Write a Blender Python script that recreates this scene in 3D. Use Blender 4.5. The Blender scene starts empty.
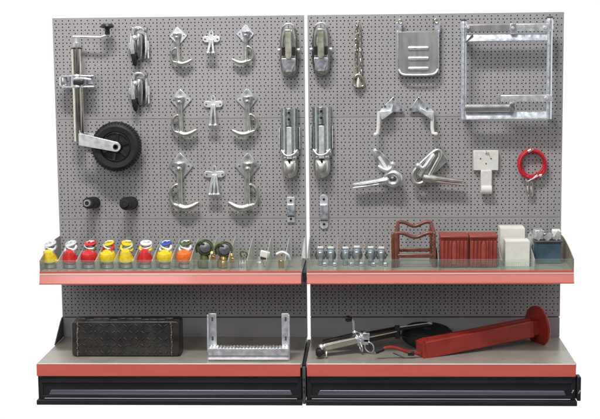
import bpy, bmesh, math, random
from mathutils import Vector, Matrix
random.seed(7)
SC = bpy.context.scene
COL = SC.collection

# ------------------------------------------------------------------ camera
CP = Vector((0.2349, -5.2684, 1.3518)); YAW, PIT, ROL, FPX = 0.0504, 0.1284, -0.0112, 1337.0
fw = Vector((-math.sin(YAW)*math.cos(PIT), math.cos(YAW)*math.cos(PIT), -math.sin(PIT)))
rt = fw.cross(Vector((0, 0, 1))).normalized(); up_ = rt.cross(fw)
RT = math.cos(ROL)*rt + math.sin(ROL)*up_; UP = -math.sin(ROL)*rt + math.cos(ROL)*up_
cam = bpy.data.cameras.new('camera'); cam.sensor_width = 36; cam.lens = 36*FPX/600; cam.clip_end = 200
co = bpy.data.objects.new('camera', cam); COL.objects.link(co)
m = Matrix.Identity(4)
for i in range(3):
    m[i][0] = RT[i]; m[i][1] = UP[i]; m[i][2] = -fw[i]; m[i][3] = CP[i]
co.matrix_world = m
SC.camera = co
SC.render.resolution_x, SC.render.resolution_y = 1024, 715

# ------------------------------------------------------------------ light: white studio by direction, soft box overhead, added front fill
w = bpy.data.worlds.new('World'); SC.world = w; w.use_nodes = True
nt = w.node_tree; bgn = nt.nodes['Background']
tc = nt.nodes.new('ShaderNodeTexCoord'); sp = nt.nodes.new('ShaderNodeSeparateXYZ')
mr = nt.nodes.new('ShaderNodeMapRange'); mr.interpolation_type = 'SMOOTHSTEP'
mr.inputs['From Min'].default_value = -0.62; mr.inputs['From Max'].default_value = -0.08
mr.inputs['To Min'].default_value = 0.; mr.inputs['To Max'].default_value = 1.
nt.links.new(tc.outputs['Generated'], sp.inputs[0]); nt.links.new(sp.outputs['Y'], mr.inputs['Value'])
bgn.inputs['Color'].default_value = (1, 1, 1, 1)
rz_ = nt.nodes.new('ShaderNodeMapRange'); rz_.interpolation_type = 'SMOOTHSTEP'
rz_.inputs['From Min'].default_value = -.35; rz_.inputs['From Max'].default_value = .75; rz_.inputs['To Min'].default_value = .16; rz_.inputs['To Max'].default_value = .62
nt.links.new(sp.outputs['Z'], rz_.inputs['Value'])
nz_ = nt.nodes.new('ShaderNodeTexNoise'); nz_.inputs['Scale'].default_value = 3.2; nz_.inputs['Detail'].default_value = 2; nt.links.new(tc.outputs['Generated'], nz_.inputs['Vector'])  # patchy dim room on the camera side, added for metal to reflect
rn_ = nt.nodes.new('ShaderNodeMapRange'); rn_.interpolation_type = 'SMOOTHSTEP'
rn_.inputs['From Min'].default_value = .42; rn_.inputs['From Max'].default_value = .6; rn_.inputs['To Min'].default_value = .28; rn_.inputs['To Max'].default_value = 1.45
nt.links.new(nz_.outputs['Fac'], rn_.inputs['Value'])
mm_ = nt.nodes.new('ShaderNodeMath'); mm_.operation = 'MULTIPLY'; nt.links.new(rz_.outputs[0], mm_.inputs[0]); nt.links.new(rn_.outputs[0], mm_.inputs[1])
mxw = nt.nodes.new('ShaderNodeMix'); nt.links.new(mr.outputs[0], mxw.inputs[0]); nt.links.new(mm_.outputs[0], mxw.inputs[2]); mxw.inputs[3].default_value = 1.04
nt.links.new(mxw.outputs[0], bgn.inputs['Strength'])
def area(name, loc, target, sx, sy, power, col=(1, 1, 1)):
    l = bpy.data.lights.new(name, 'AREA'); l.shape = 'RECTANGLE'; l.size = sx; l.size_y = sy; l.energy = power; l.color = col
    o = bpy.data.objects.new(name, l); COL.objects.link(o); o.location = loc
    o.rotation_euler = (Vector(target)-Vector(loc)).to_track_quat('-Z', 'Y').to_euler()
area('key_softbox', (-0.5, -2.1, 3.9), (-0.1, 0, 0.7), 1.3, 0.35, 105, (1, 0.985, 0.96))
area('added_front_fill', (-1.6, -5.2, 2.6), (0, 0, 0.7), 1.0, 1.6, 45)  # added fill from the front, brightens the metal reflections
SC.view_settings.view_transform = 'Standard'; SC.view_settings.look = 'None'
SC.view_settings.exposure = 0; SC.view_settings.gamma = 1
SC.cycles.max_bounces = 10; SC.cycles.transparent_max_bounces = 24

# ------------------------------------------------------------------ materials
def N(t, k, **kw):
    n = t.nodes.new(k)
    for a, v in kw.items(): setattr(n, a, v)
    return n
def mat(name, col, rough=.5, metal=0., var=.06, scale=30., bump=0., bscale=300., spec=.5, coat=0., rvar=.1, stretch=None):
    mm = bpy.data.materials.new(name); mm.use_nodes = True; t = mm.node_tree; b = t.nodes['Principled BSDF']
    c = N(t, 'ShaderNodeTexCoord'); mp = N(t, 'ShaderNodeMapping')
    if stretch: mp.inputs['Scale'].default_value = stretch
    t.links.new(c.outputs['Object'], mp.inputs[0])
    nz = N(t, 'ShaderNodeTexNoise'); nz.inputs['Scale'].default_value = scale; nz.inputs['Detail'].default_value = 5
    t.links.new(mp.outputs[0], nz.inputs['Vector'])
    r = N(t, 'ShaderNodeMapRange'); r.inputs['From Min'].default_value = .3; r.inputs['From Max'].default_value = .7
    r.inputs['To Min'].default_value = 1-var*2; r.inputs['To Max'].default_value = 1+var
    t.links.new(nz.outputs['Fac'], r.inputs['Value'])
    mx = N(t, 'ShaderNodeVectorMath', operation='SCALE'); mx.inputs[0].default_value = col
    t.links.new(r.outputs[0], mx.inputs['Scale']); t.links.new(mx.outputs[0], b.inputs['Base Color'])
    r2 = N(t, 'ShaderNodeMapRange'); r2.inputs['From Min'].default_value = .3; r2.inputs['From Max'].default_value = .7
    r2.inputs['To Min'].default_value = max(.03, rough-rvar); r2.inputs['To Max'].default_value = min(1, rough+rvar)
    t.links.new(nz.outputs['Fac'], r2.inputs['Value']); t.links.new(r2.outputs[0], b.inputs['Roughness'])
    b.inputs['Metallic'].default_value = metal; b.inputs['Specular IOR Level'].default_value = spec
    b.inputs['Coat Weight'].default_value = coat; b.inputs['Coat Roughness'].default_value = .08
    if bump:
        nb = N(t, 'ShaderNodeTexNoise'); nb.inputs['Scale'].default_value = bscale; nb.inputs['Detail'].default_value = 3
        t.links.new(mp.outputs[0], nb.inputs['Vector'])
        bu = N(t, 'ShaderNodeBump'); bu.inputs['Strength'].default_value = bump; bu.inputs['Distance'].default_value = .002
        t.links.new(nb.outputs['Fac'], bu.inputs['Height']); t.links.new(bu.outputs[0], b.inputs['Normal'])
    return mm
def clear(name, tint=(.93, .96, .94), refl=.13, rough=.06):
    mm = bpy.data.materials.new(name); mm.use_nodes = True; t = mm.node_tree; t.nodes.clear()
    o = N(t, 'ShaderNodeOutputMaterial'); tr = N(t, 'ShaderNodeBsdfTransparent'); tr.inputs[0].default_value = (*tint, 1)
    g = N(t, 'ShaderNodeBsdfPrincipled'); g.inputs['Base Color'].default_value = (.75, .8, .77, 1); g.inputs['Roughness'].default_value = rough
    lw = N(t, 'ShaderNodeLayerWeight'); lw.inputs['Blend'].default_value = .35
    nz = N(t, 'ShaderNodeTexNoise'); nz.inputs['Scale'].default_value = 25; c = N(t, 'ShaderNodeTexCoord'); t.links.new(c.outputs['Object'], nz.inputs['Vector'])
    a = N(t, 'ShaderNodeMath', operation='MULTIPLY_ADD'); t.links.new(lw.outputs['Facing'], a.inputs[0]); a.inputs[1].default_value = .55; a.inputs[2].default_value = refl*.4
    a2 = N(t, 'ShaderNodeMath', operation='MULTIPLY_ADD'); t.links.new(nz.outputs['Fac'], a2.inputs[0]); a2.inputs[1].default_value = refl; t.links.new(a.outputs[0], a2.inputs[2])
    mxs = N(t, 'ShaderNodeMixShader'); t.links.new(a2.outputs[0], mxs.inputs[0]); t.links.new(tr.outputs[0], mxs.inputs[1]); t.links.new(g.outputs[0], mxs.inputs[2])
    t.links.new(mxs.outputs[0], o.inputs[0]); return mm

def perforated(name, col):
    mm = mat(name, col, .46, 0, .055, 2.6, .08, 500, spec=.4, rvar=.09)
    t = mm.node_tree; b = t.nodes['Principled BSDF']
    c = N(t, 'ShaderNodeTexCoord'); s = N(t, 'ShaderNodeSeparateXYZ'); t.links.new(c.outputs['Object'], s.inputs[0])
    def M(op, a, bb=None, cc=None):
        n = N(t, 'ShaderNodeMath', operation=op)
        for i, v in enumerate((a, bb, cc)):
            if v is None: continue
            if isinstance(v, (int, float)): n.inputs[i].default_value = v
            else: t.links.new(v, n.inputs[i])
        return n.outputs[0]
    X, Z = s.outputs['X'], s.outputs['Z']
    def cell(v, off, pitch):      # signed distance to the nearest hole line
        f = M('FRACT', M('MULTIPLY_ADD', v, 1/pitch, .5-off/pitch + 40))
        return M('MULTIPLY', M('SUBTRACT', f, .5), pitch)
    def dist(ox, px_, oz):
        a = cell(X, ox, px_); d = cell(Z, oz, .025)
        return M('SQRT', M('ADD', M('MULTIPLY', a, a), M('MULTIPLY', d, d)))
    d = M('MINIMUM', dist(.0145, .025, .0125), dist(.0095, .015, 0.))
    hole = M('LESS_THAN', d, .00255)
    hole = M('MULTIPLY', hole, M('GREATER_THAN', X, .006)); hole = M('MULTIPLY', hole, M('LESS_THAN', X, .987))
    hole = M('MULTIPLY', hole, M('GREATER_THAN', Z, .006)); hole = M('MULTIPLY', hole, M('LESS_THAN', Z, .392))
    t.links.new(M('SUBTRACT', 1., hole), b.inputs['Alpha'])
    return mm

MT = {}
MT['perf'] = perforated('perforated_steel', (.385, .37, .377))
MT['grey'] = mat('grey_powder_coat', (.36, .35, .355), .5, 0, .03, 6, .05, 900, spec=.35)
MT['dgrey'] = mat('dark_grey_steel', (.085, .085, .09), .6, 0, .05, 8)
MT['shelf'] = mat('shelf_top_coat', (.33, .31, .265), .30, 0, .06, 11, .05, 400, rvar=.05)
MT['red'] = mat('red_price_rail', (.72, .14, .10), .36, 0, .04, 4, spec=.5, rvar=.05, stretch=(1, 1, 6))
MT['pink'] = mat('sheen_lightened_red_rail', (.74, .235, .19), .36, 0, .07, 2.2, spec=.6, coat=.25, rvar=.08, stretch=(.6, 1, 14))  # rail red lightened for the light on its tilted, clear-covered face
MT['black'] = mat('black_plinth_coat', (.02, .019, .023), .45, 0, .1, 6, .03, 600, spec=.35)
MT['trim'] = mat('reflection_tinted_trim', (.40, .40, .50), .42, 1, .12, 3, rvar=.06, stretch=(.5, 1, 20))  # reflections along the plinth strip put into the grey-blue colour
MT['zinc'] = mat('bright_zinc', (.74, .76, .78), .33, 1, .07, 40, .06, 220, rvar=.1)
MT['zincw'] = mat('pale_zinc', (.84, .86, .88), .42, .85, .08, 50, .1, 200, rvar=.1)
MT['olive'] = mat('yellow_passivated_zinc', (.60, .59, .51), .34, 1, .08, 45, .08, 240, rvar=.1)
MT['galv'] = mat('galvanised_steel', (.76, .80, .87), .36, 1, .06, 60, .05, 160, rvar=.12)
MT['satin'] = mat('satin_grey_steel', (.44, .44, .44), .40, .7, .06, 40, .05, 300, stretch=(1, 1, .2))
MT['chrome'] = mat('polished_tube', (.74, .71, .62), .14, 1, .08, 30, rvar=.06)
MT['rubber'] = mat('black_rubber', (.018, .018, .018), .62, 0, .15, 40, .25, 260, spec=.4)
MT['plastic'] = mat('black_plastic', (.012, .012, .013), .35, 0, .1, 40, spec=.5)
MT['white'] = mat('white_paint', (.78, .78, .74), .4, 0, .04, 60, .05, 200)
MT['cream'] = mat('white_cardboard', (.82, .81, .75), .7, 0, .03, 50, .05, 400)
MT['redpaint'] = mat('shadow_darkened_red_paint', (.34, .03, .018), .36, 0, .11, 16, .06, 180, spec=.5, rvar=.08)  # red set darker to hold the shelf's shadow over the leg
MT['rust'] = mat('brown_red_paint', (.20, .062, .038), .28, 0, .15, 40, .08, 200, spec=.6)
MT['redplast'] = mat('red_bin_plastic', (.33, .055, .035), .4, 0, .1, 30, .05, 200)
MT['cable'] = mat('red_cable_cover', (.55, .012, .025), .28, 0, .1, 200, .2, 500)
MT['cred'] = mat('red_coupling_plastic', (.66, .02, .02), .4, 0, .1, 80, .1, 300)
MT['cyel'] = mat('yellow_coupling_plastic', (.86, .62, .02), .4, 0, .1, 80, .1, 300)
MT['cora'] = mat('orange_coupling_plastic', (.86, .17, .02), .4, 0, .08, 80, .1, 300)
MT['blue'] = mat('blue_plastic', (.05, .09, .42), .35, 0, .08, 80)
MT['lime'] = mat('olive_green_plastic', (.10, .125, .035), .35, 0, .15, 80)
MT['lens'] = mat('black_lens', (.02, .025, .035), .3, 0, .1, 60, spec=.8)
MT['brass'] = mat('brass', (.72, .46, .16), .28, 1, .15, 80, .1, 200)
MT['teal'] = mat('steel_blue_card', (.055, .12, .17), .45, 0, .25, 14)
MT['bluezinc'] = mat('blue_zinc', (.62, .67, .67), .24, 1, .08, 90, .06, 300)
MT['mat'] = mat('black_tread_rubber', (.036, .034, .03), .42, 0, .3, 18, .5, 120, spec=.5)
MT['cast'] = mat('cast_zinc', (.67, .68, .635), .34, 1, .06, 40, .08, 220)
MT['shell'] = mat('dark_pressed_zinc', (.40, .41, .39), .27, 1, .08, 40, .05, 220)
MT['dolive'] = mat('dark_olive_zinc', (.34, .335, .26), .3, 1, .08, 40, .08, 220)
MT['toggle'] = mat('blue_grey_zinc', (.33, .42, .50), .4, .45, .1, 120, .1, 300)
MT['tread'] = mat('shiny_tread', (.07, .065, .055), .3, 0, .5, 60, spec=.7)
MT['tan'] = mat('tan_steel', (.36, .31, .22), .4, .3, .1, 20)
MT['edge'] = clear('acrylic_edge', (.85, .88, .84), .3, .15)
MT['scuff'] = mat('worn_light_edge', (.26, .235, .17), .5, .3, .5, 90, .3, 300)
MT['clear'] = clear('clear_acrylic', refl=.07)
MT['bag'] = clear('clear_bag_film', (.92, .93, .88), .35, .2)

# ------------------------------------------------------------------ helpers
def px(u, v, d=0.):
    """measured point of the photograph taken to real distance d in front of the panel"""
    r = fw*FPX + RT*(u-300) - UP*(v-209.5)
    k = (-d - CP.y)/r.y
    return CP + r*k
K = .00394
def V(*a): return Vector(a)
def basis(n, upv=None):
    n = n.normalized(); a = Vector(upv) if upv is not None else (V(0, 0, 1) if abs(n.z) < .9 else V(1, 0, 0))
    s = n.cross(a).normalized(); return n, s, s.cross(n)
class MB:
    def __init__(s): s.bm = bmesh.new(); s.mi = 0
    def face(s, vs):
        try:
            f = s.bm.faces.new(vs); f.material_index = s.mi; return f
        except ValueError: pass
    def quadbox(s, P8):
        v = [s.bm.verts.new(p) for p in P8]
        for q in ((0,3,2,1),(4,5,6,7),(0,1,5,4),(1,2,6,5),(2,3,7,6),(3,0,4,7)): s.face([v[i] for i in q])
        return s
    def box(s, c, d, R=None):
        c = Vector(c); h = Vector(d)/2
        P = [V(x*h.x, y*h.y, z*h.z) for z in (-1, 1) for x, y in ((-1,-1),(1,-1),(1,1),(-1,1))]
        if R is not None: P = [R @ p for p in P]
        return s.quadbox([c+p for p in P])
    def bar(s, a, b, wd, th, up=(0, -1, 0), wd2=None, th2=None):
        a, b = Vector(a), Vector(b); n, sd, u = basis(b-a, up)
        wd2 = wd2 or wd; th2 = th2 or th
        P = [p + sd*(sx*W/2) + u*(sz*T/2) for p, W, T in ((a, wd, th), (b, wd2, th2)) for sx, sz in ((-1,-1),(1,-1),(1,1),(-1,1))]
        return s.quadbox(P)
    def rings(s, R, closed=False, caps=True):
        vv = [[s.bm.verts.new(p) for p in r] for r in R]; n = len(vv[0])
        for i in range(len(vv) if closed else len(vv)-1):
            A, B = vv[i], vv[(i+1) % len(vv)]
            for j in range(n): s.face([A[j], A[(j+1) % n], B[(j+1) % n], B[j]])
        if caps and not closed: s.face(vv[0][::-1]); s.face(vv[-1])
        return s
    def cyl(s, a, b, r, r2=None, seg=24):
        a, b = Vector(a), Vector(b); r2 = r if r2 is None else r2; n, sd, u = basis(b-a)
        return s.rings([[p + (sd*math.cos(t)+u*math.sin(t))*q for t in [2*math.pi*i/seg for i in range(seg)]] for p, q in ((a, r), (b, r2))])
    def lathe(s, o, ax, prof, seg=28, sx=1., up=None):
        o = Vector(o); n, sd, u = basis(Vector(ax), up)
        return s.rings([[o + n*t + (sd*math.cos(q)*sx+u*math.sin(q))*max(r, 1e-5) for q in [2*math.pi*i/seg for i in range(seg)]] for r, t in prof])
    def tube(s, pts, r, seg=10, closed=False, smooth=0, flat=1., up=None):
        pts = [Vector(p) for p in pts]
        for _ in range(smooth):
            q = [] if closed else [pts[0]]
            rng = range(len(pts)) if closed else range(len(pts)-1)
            for i in rng:
                A, B = pts[i], pts[(i+1) % len(pts)]; q += [A*.75+B*.25, A*.25+B*.75]
            if not closed: q.append(pts[-1])
            pts = q
        n = len(pts); R = []; prev = None
        for i, p in enumerate(pts):
            if closed: t = pts[(i+1) % n]-pts[i-1]
            else: t = pts[min(i+1, n-1)]-pts[max(i-1, 0)]
            t.normalize()
            if prev is None: _, sd, u = basis(t, up)
            else:
                u = (prev - t*prev.dot(t)).normalized(); sd = t.cross(u)
            prev = u; rr = r[int(i*(len(r)-1)/(n-1))] if isinstance(r, (list, tuple)) else r
            R.append([p + (sd*math.cos(q)*flat+u*math.sin(q))*rr for q in [2*math.pi*k/seg for k in range(seg)]])
        return s.rings(R, closed)
    def torus(s, c, n, R, r, seg=40, sg=10, a0=0, a1=360, sx=1.):
        c = Vector(c); n, sd, u = basis(Vector(n)); full = abs(a1-a0) >= 360
        cnt = seg if full else seg+1
        pts = [c + (sd*math.cos(t)*sx+u*math.sin(t))*R for t in [math.radians(a0+(a1-a0)*i/seg) for i in range(cnt)]]
        return s.tube(pts, r, sg, closed=full, up=n)
    def prism(s, pts, th, dirv=(0, -1, 0)):
        pts = [Vector(p) for p in pts]; d = Vector(dirv).normalized()*th
        return s.rings([pts, [p+d for p in pts]])
    def sph(s, c, r, sc=(1, 1, 1), seg=16):
        c = Vector(c)
        return s.rings([[c + V(r*sc[0]*math.sin(a)*math.cos(b), r*sc[1]*math.sin(a)*math.sin(b), r*sc[2]*math.cos(a)) for b in [2*math.pi*k/seg for k in range(seg)]] for a in [max(1e-3, min(math.pi-1e-3, math.pi*i/(seg//2))) for i in range(seg//2+1)]])
    def build(s, name, m, parent=None, bev=0., ang=35, segs=2):
        bmesh.ops.recalc_face_normals(s.bm, faces=s.bm.faces)
        root = parent
        while root is not None and root.parent: root = root.parent
        if root is not None:
            for v in s.bm.verts: v.co -= root.location
        me = bpy.data.meshes.new(name); s.bm.to_mesh(me); s.bm.free()
        for k in (m if isinstance(m, (list, tuple)) else [m]): me.materials.append(MT[k])
        for p in me.polygons: p.use_smooth = True
        me.set_sharp_from_angle(angle=math.radians(ang))
        o = bpy.data.objects.new(name, me); COL.objects.link(o)
        if parent is not None: o.parent = parent
        if bev:
            b = o.modifiers.new('bevel', 'BEVEL'); b.width = bev; b.segments = segs; b.limit_method = 'ANGLE'; b.angle_limit = math.radians(40); b.harden_normals = False
        return o
def tag(o, label, cat, group=None, kind=None):
    if label: o['label'] = label
    if cat: o['category'] = cat
    if group: o['group'] = group
    if kind: o['kind'] = kind
    return o
def thing(name, label, cat, loc, group=None):
    o = bpy.data.objects.new(name, None); COL.objects.link(o); o.location = loc; o.empty_display_size = .02
    return tag(o, label, cat, group)
def dup(root, loc, label, sc=(1, 1, 1), rz=None, remat=None, skip=()):
    r = root.copy(); COL.objects.link(r); r.location = loc; r.scale = sc; r['label'] = label
    if rz is not None: r.rotation_euler = rz
    def rec(a, b):
        for ch in list(a.children):
            if ch.name.split('.')[0] in skip: continue
            c = ch.copy(); COL.objects.link(c); c.parent = b
            if remat and ch.name.split('.')[0] in remat:
                c.data = ch.data.copy(); c.data.materials[0] = MT[remat[ch.name.split('.')[0]]]
            rec(ch, c)
    rec(root, r); return r
def roundrect(x0, x1, z0, z1, r, n=5):
    out = []
    for cx, cz, a in ((x1-r, z1-r, 0), (x0+r, z1-r, 90), (x0+r, z0+r, 180), (x1-r, z0+r, 270)):
        for i in range(n+1):
            t = math.radians(a+90*i/n); out.append((cx+r*math.cos(t), cz+r*math.sin(t)))
    return out

# ------------------------------------------------------------------ the shelving units
T = 1.4355; ZB = .1532; DB = .4493; ZS = .482; DS = .3634
def side_profile(x, front=.045, back=.088, y0=-.004, y1=-DS+.012, z=ZS):
    pts = [(y1, z), (y1, z+front)]
    for i in range(1, 9):
        a = math.pi/2*i/8; pts.append((y1+(y0-y1)*(.15*(1-math.cos(a))+.6*i/8), z+front+(back-front)*(.35*math.sin(a)+.65*i/8)))
    pts += [(y0, z+back), (y0, z)]
    return [V(x, p[0], p[1]) for p in pts]
def unit(sgn, label, divs):
    x0, x1 = (-1., -.0065) if sgn < 0 else (.0065, 1.)
    xc = (x0+x1)/2; W = x1-x0
    u = thing('shelving_unit', label, 'shelf unit', V(xc, 0, 0), 'two joined pegboard display shelving units')
    for k in range(3):
        zt = T-.4*k; zb_ = zt-.3985
        o = bpy.data.objects.new('perforated_panel', None)
        b = MB(); L = V(x0, 0, zb_)
        b.mi = 0
        v = [b.bm.verts.new(p) for p in (V(0, 0, 0), V(W, 0, 0), V(W, 0, .3985), V(0, 0, .3985))]; b.face(v)
        b.mi = 1
        for A, B in ((V(0,0,0), V(W,0,0)), (V(W,0,0), V(W,0,.3985)), (V(W,0,.3985), V(0,0,.3985)), (V(0,0,.3985), V(0,0,0))):
            q = [b.bm.verts.new(p) for p in (A, A+V(0,.014,0), B+V(0,.014,0), B)]; b.face(q)
        me = bpy.data.meshes.new('perforated_panel'); b.bm.to_mesh(me); b.bm.free()
        me.materials.append(MT['perf']); me.materials.append(MT['grey'])
        bpy.data.objects.remove(o)
        o = bpy.data.objects.new('perforated_panel', me); COL.objects.link(o); o.parent = u; o.location = L-u.location
    MB().box((xc, .007, (T-1.2+ZB)/2-.002), (W, .014, T-1.2-ZB-.003)).build('bottom_panel', 'grey', u, .0015)
    MB().box((xc, .0178, (T+ZB)/2), (W-.003, .004, T-ZB-.01)).build('hole_shade_panel', 'dgrey', u)  # sheet close behind the perforation, coloured dark to shade its holes
    for x in (x0+.021, x1-.021):
        MB().box((x, .0385, T/2), (.036, .036, T-.01)).build('upright', 'dgrey', u, .002)
    # base
    bs = MB().box((xc, -DB/2+.011, ZB-.009), (W-.002, DB+.002, .018)).build('base_shelf', 'shelf', u, .002)
    MB().box((xc+(-.003 if sgn < 0 else 0), -DB+.0, ZB-.0235), (W-.008, .008, .047)).build('price_rail', 'red', bs, .0025)
    MB().box((xc, -DB-.0025, ZB+.0005), (W-.012, .005, .003)).build('rail_lip', 'scuff' if False else 'cream', bs, .001)
    pl = MB()
    pl.box((xc, -DB+.020, .062), (W-.004, .02, .086)); pl.box((xc, -DB+.0075, .0915), (W-.03, .009, .024))
    pl.box((xc, -DB+.008, .0265), (W-.03, .010, .010))
    for s_ in (-1, 1): pl.box((xc+s_*(W/2-.012), -DB+.009, .06), (.018, .008, .084))
    p = pl.build('plinth', 'black', u, .0015)
    a0, a1 = x0+.042, x1-.042
    MB().prism([V(a0, -DB+.009, .0335), V(a1+.004, -DB+.009, .0335), V(a1-.004, -DB+.009, .052), V(a0+.010, -DB+.009, .052)], .004).build('trim_strip', 'trim', p, .001)
    MB().box((xc, -DB-.002, .009), (W, .03, .018)).build('kick_bar', 'black', p, .002)
    for s_ in (-1, 1):
        xx = xc+s_*(W/2-.006)
        MB().box((xx, -DB/2, .07), (.011, DB-.035, .135)).build('side_panel', 'black', u, .002)
    if sgn > 0:
        e = MB().box((1.0075, -DB+.015, .062), (.014, .045, .09)).build('end_bracket', 'black', u, .003)
        for xx, zz in ((.985, .052), (1.008, .052)):
            MB().box((xx, -DB-.0035 if xx < 1 else -DB-.0095, zz), (.004, .004, .014), Matrix.Rotation(.5, 3, 'Y')).build('highlight_clip', 'zinc', e, .001)  # bright zinc clips placed for two highlights at the end
    else:
        MB().box((0, -DB/2+.01, .079), (.0105, DB-.03, .13)).build('dark_gap_filler', 'black', u)  # black strip added to fill the dark gap between the bases
        MB().box((0, -DS/2, ZS-.022), (.0105, DS-.03, .034)).build('shelf_gap_filler', 'black', u)  # black filler for the dark line between the upper shelves
        MB().prism([V(-1.002, .012, ZB), V(-1.002, -.15, ZB), V(-1.002, -.04, ZB+.07), V(-1.002, -.012, T-1.2), V(-1.002, .012, T-1.2)], .004, (1, 0, 0)).build('foot_bracket', 'dgrey', u)
        e = MB().box((-.0, -DB+.006, .072), (.011, .02, .14)).build('joining_bracket', 'dgrey', u, .002)
        for zz in (.05, .066, .095): MB().box((0, -DB-.0055, zz), (.005, .004, .008)).build('slot', 'black', e)
    # upper shelf
    sh = MB().box((xc, -DS/2+.004, ZS-.012), (W-.003, DS-.014, .022)).build('upper_shelf', 'shelf', u, .002)
    rl = MB()
    rl.prism([V(x0+.004, -DS+.006, ZS+.001), V(x0+.004, -DS-.002, ZS+.001), V(x0+.004, -DS-.013, ZS-.041), V(x0+.004, -DS+.002, ZS-.041)], W-.008, (1, 0, 0))
    r_ = rl.build('price_rail', 'pink', sh, .0015)
    MB().bar(V(x0+.004, -DS-.0125, ZS-.0405), V(x1-.004, -DS-.0125, ZS-.0405), .004, .004).build('lower_lip', 'red', r_)
    MB().bar(V(x0+.004, -DS-.0045, ZS-.006), V(x1-.004, -DS-.0045, ZS-.006), .0025, .0025).build('sheen_line', 'cream', r_)  # pale bar stands in for the white sheen along the rail
    MB().bar(V(x0+.004, -DS-.002, ZS+.003), V(x1-.004, -DS-.002, ZS+.003), .005, .003).build('rail_lip', 'red', sh)
    for x in (x0+.003, x1-.003):
        MB().prism([q+V(-.0012, 0, 0) for q in side_profile(x, .045, .088)], .0024, (1, 0, 0)).build('side_bracket', 'satin' if x < -.9 else 'tan' if x > .9 else 'clear', sh)
    g = MB().box((xc, -DS+.006, ZS+.024), (W-.012, .003, .044))
    if sgn > 0:
        for i in range(150): g.box((x0+.012+i*(W-.024)/149, -DS+.0035, ZS+.02), (.0016, .0018, .034))
    g.build('front_pane', 'clear', sh)
    for x in divs:
        MB().prism([q+V(-.001, 0, 0) for q in side_profile(x, .043, .086, -.02)], .002, (1, 0, 0)).box((x, -DS+.011, ZS+.022), (.0055, .006, .041)).build('divider', 'edge' if sgn < 0 else 'clear', sh)
    return u
LD = [-1+.0715*k for k in range(1, 14)]
unit(-1, 'left pegboard shelving unit carrying red and yellow couplings and the wheel', LD)
unit(1, 'right pegboard shelving unit carrying the steel frame and red boxes', [px(u, 265, .3).x for u in (337, 364, 391, 438, 500, 533)])

def hooks(pts, root, d, r=.0018):
    for p in pts:
        MB().tube([V(p.x, .003, p.z), V(p.x, -d, p.z), V(p.x, -d-.004, p.z+.007)], r, 8).build('hanging_peg', 'zincw', root)

# ------------------------------------------------------------------ jockey wheel on the panel
D = .055
t = thing('jockey_wheel', 'silver jockey wheel with black tyre clamped to the upper left panel', 'jockey wheel', px(79, 142, D))
tb = px(79.6, 141, D); tt = V(tb.x, -D, px(78, 48.5, D).z); X = tb.x
MB().lathe(tb, (0, 0, 1), [(.0, 0), (.021, 0), (.0215, .003), (.0215, tt.z-tb.z-.16), (.0225, tt.z-tb.z-.158), (.0225, tt.z-tb.z-.002), (.020, tt.z-tb.z), (0, tt.z-tb.z)], 36).build('tube', 'chrome', t)
MB().torus((X, -D, tt.z), (0, 0, 1), .019, .0035).build('tube_collar', 'plastic', t)
c = MB().lathe((X, -D, tt.z), (0, 0, 1), [(.010, 0), (.012, .003), (.012, .022), (.009, .024), (.006, .026), (.006, .05), (0, .05)]).build('spindle', 'zincw', t)
ca = px(73, 36.5, D); cb = px(101, 37.3, D); cc_ = px(109, 34.5, D)
cr = MB().tube([V(ca.x, -D, ca.z), V(cb.x, -D-.004, cb.z), V(cc_.x, -D-.006, cc_.z)], .0052, 12, flat=1.5, up=(0, 0, 1)).build('crank_arm', 'zincw', t)
kb = px(107.5, 35, D+.006)
MB().lathe(kb, (0, 0, 1), [(.004, 0), (.010, .002), (.009, .02), (.010, .024), (.024, .028), (.0265, .034), (.022, .042), (.01, .045), (0, .0455)]).build('knob', 'plastic', cr)
cz = px(80, 81, D).z
cl = MB().lathe((X, -D, cz-.026), (0, 0, 1), [(.022, 0), (.031, 0), (.034, .004), (.031, .010), (.031, .040), (.034, .046), (.031, .052), (.022, .052)], 36)
cl.bar(V(X-.062, -D-.006, cz+.02), V(X+.07, -D-.006, cz+.02), .045, .007, (0, 0, 1)); cl.bar(V(X-.058, -D-.006, cz-.022), V(X+.07, -D-.006, cz-.022), .045, .007, (0, 0, 1))
cl.lathe((X-.055, -D-.006, cz-.018), (0, 0, 1), [(.014, 0), (.016, .004), (.016, .032), (.014, .036)])
cm = cl.build('clamp', 'zinc', t, .002)
MB().lathe((X+.052, -D-.01, cz-.016), (0, 0, 1), [(.009, 0), (.018, .004), (.016, .016), (.018, .028), (.009, .034)], 8).build('clamp_nut', 'galv', cm)
MB().box((X+.01, -D-.033, cz-.006), (.042, .008, .016)).build('clamp_slot', 'plastic', cm, .004)
MB().tube([V(X-.01, -D-.03, cz+.008), V(X+.03, -D-.042, cz+.012), V(X+.06, -D-.035, cz+.006)], .005, 10, smooth=2).build('clamp_handle', 'zincw', cm)
MB().box((X, -.012, cz), (.05, .03, .045)).build('wall_bracket', 'zinc', t, .003)
DW = .07
wc = px(116.6, 146.6, DW); wr = 25.2*.00389
wh = MB().lathe(wc+V(0, .026, 0), (0, -1, 0), [(wr*.60, 0), (wr*.80, -.002), (wr*.93, .006), (wr*.99, .016), (wr, .026), (wr*.99, .036), (wr*.93, .046), (wr*.82, .053), (wr*.63, .050), (wr*.6, .04)], 64)
tread = wh
for i in range(48):
    a = 2*math.pi*i/48
    tread.box(wc+V(math.cos(a)*wr*.9625, -.0, math.sin(a)*wr*.9625), (.006, .044, .0045), Matrix.Rotation(-a, 3, 'Y'))
wh = wh.build('tyre', 'rubber', t)
hb = MB().lathe(wc+V(0, .02, 0), (0, -1, 0), [(wr*.61, 0), (wr*.61, .038), (wr*.55, .040), (wr*.52, .03), (wr*.3, .028), (wr*.24, .046), (0, .046)], 48)
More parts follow.
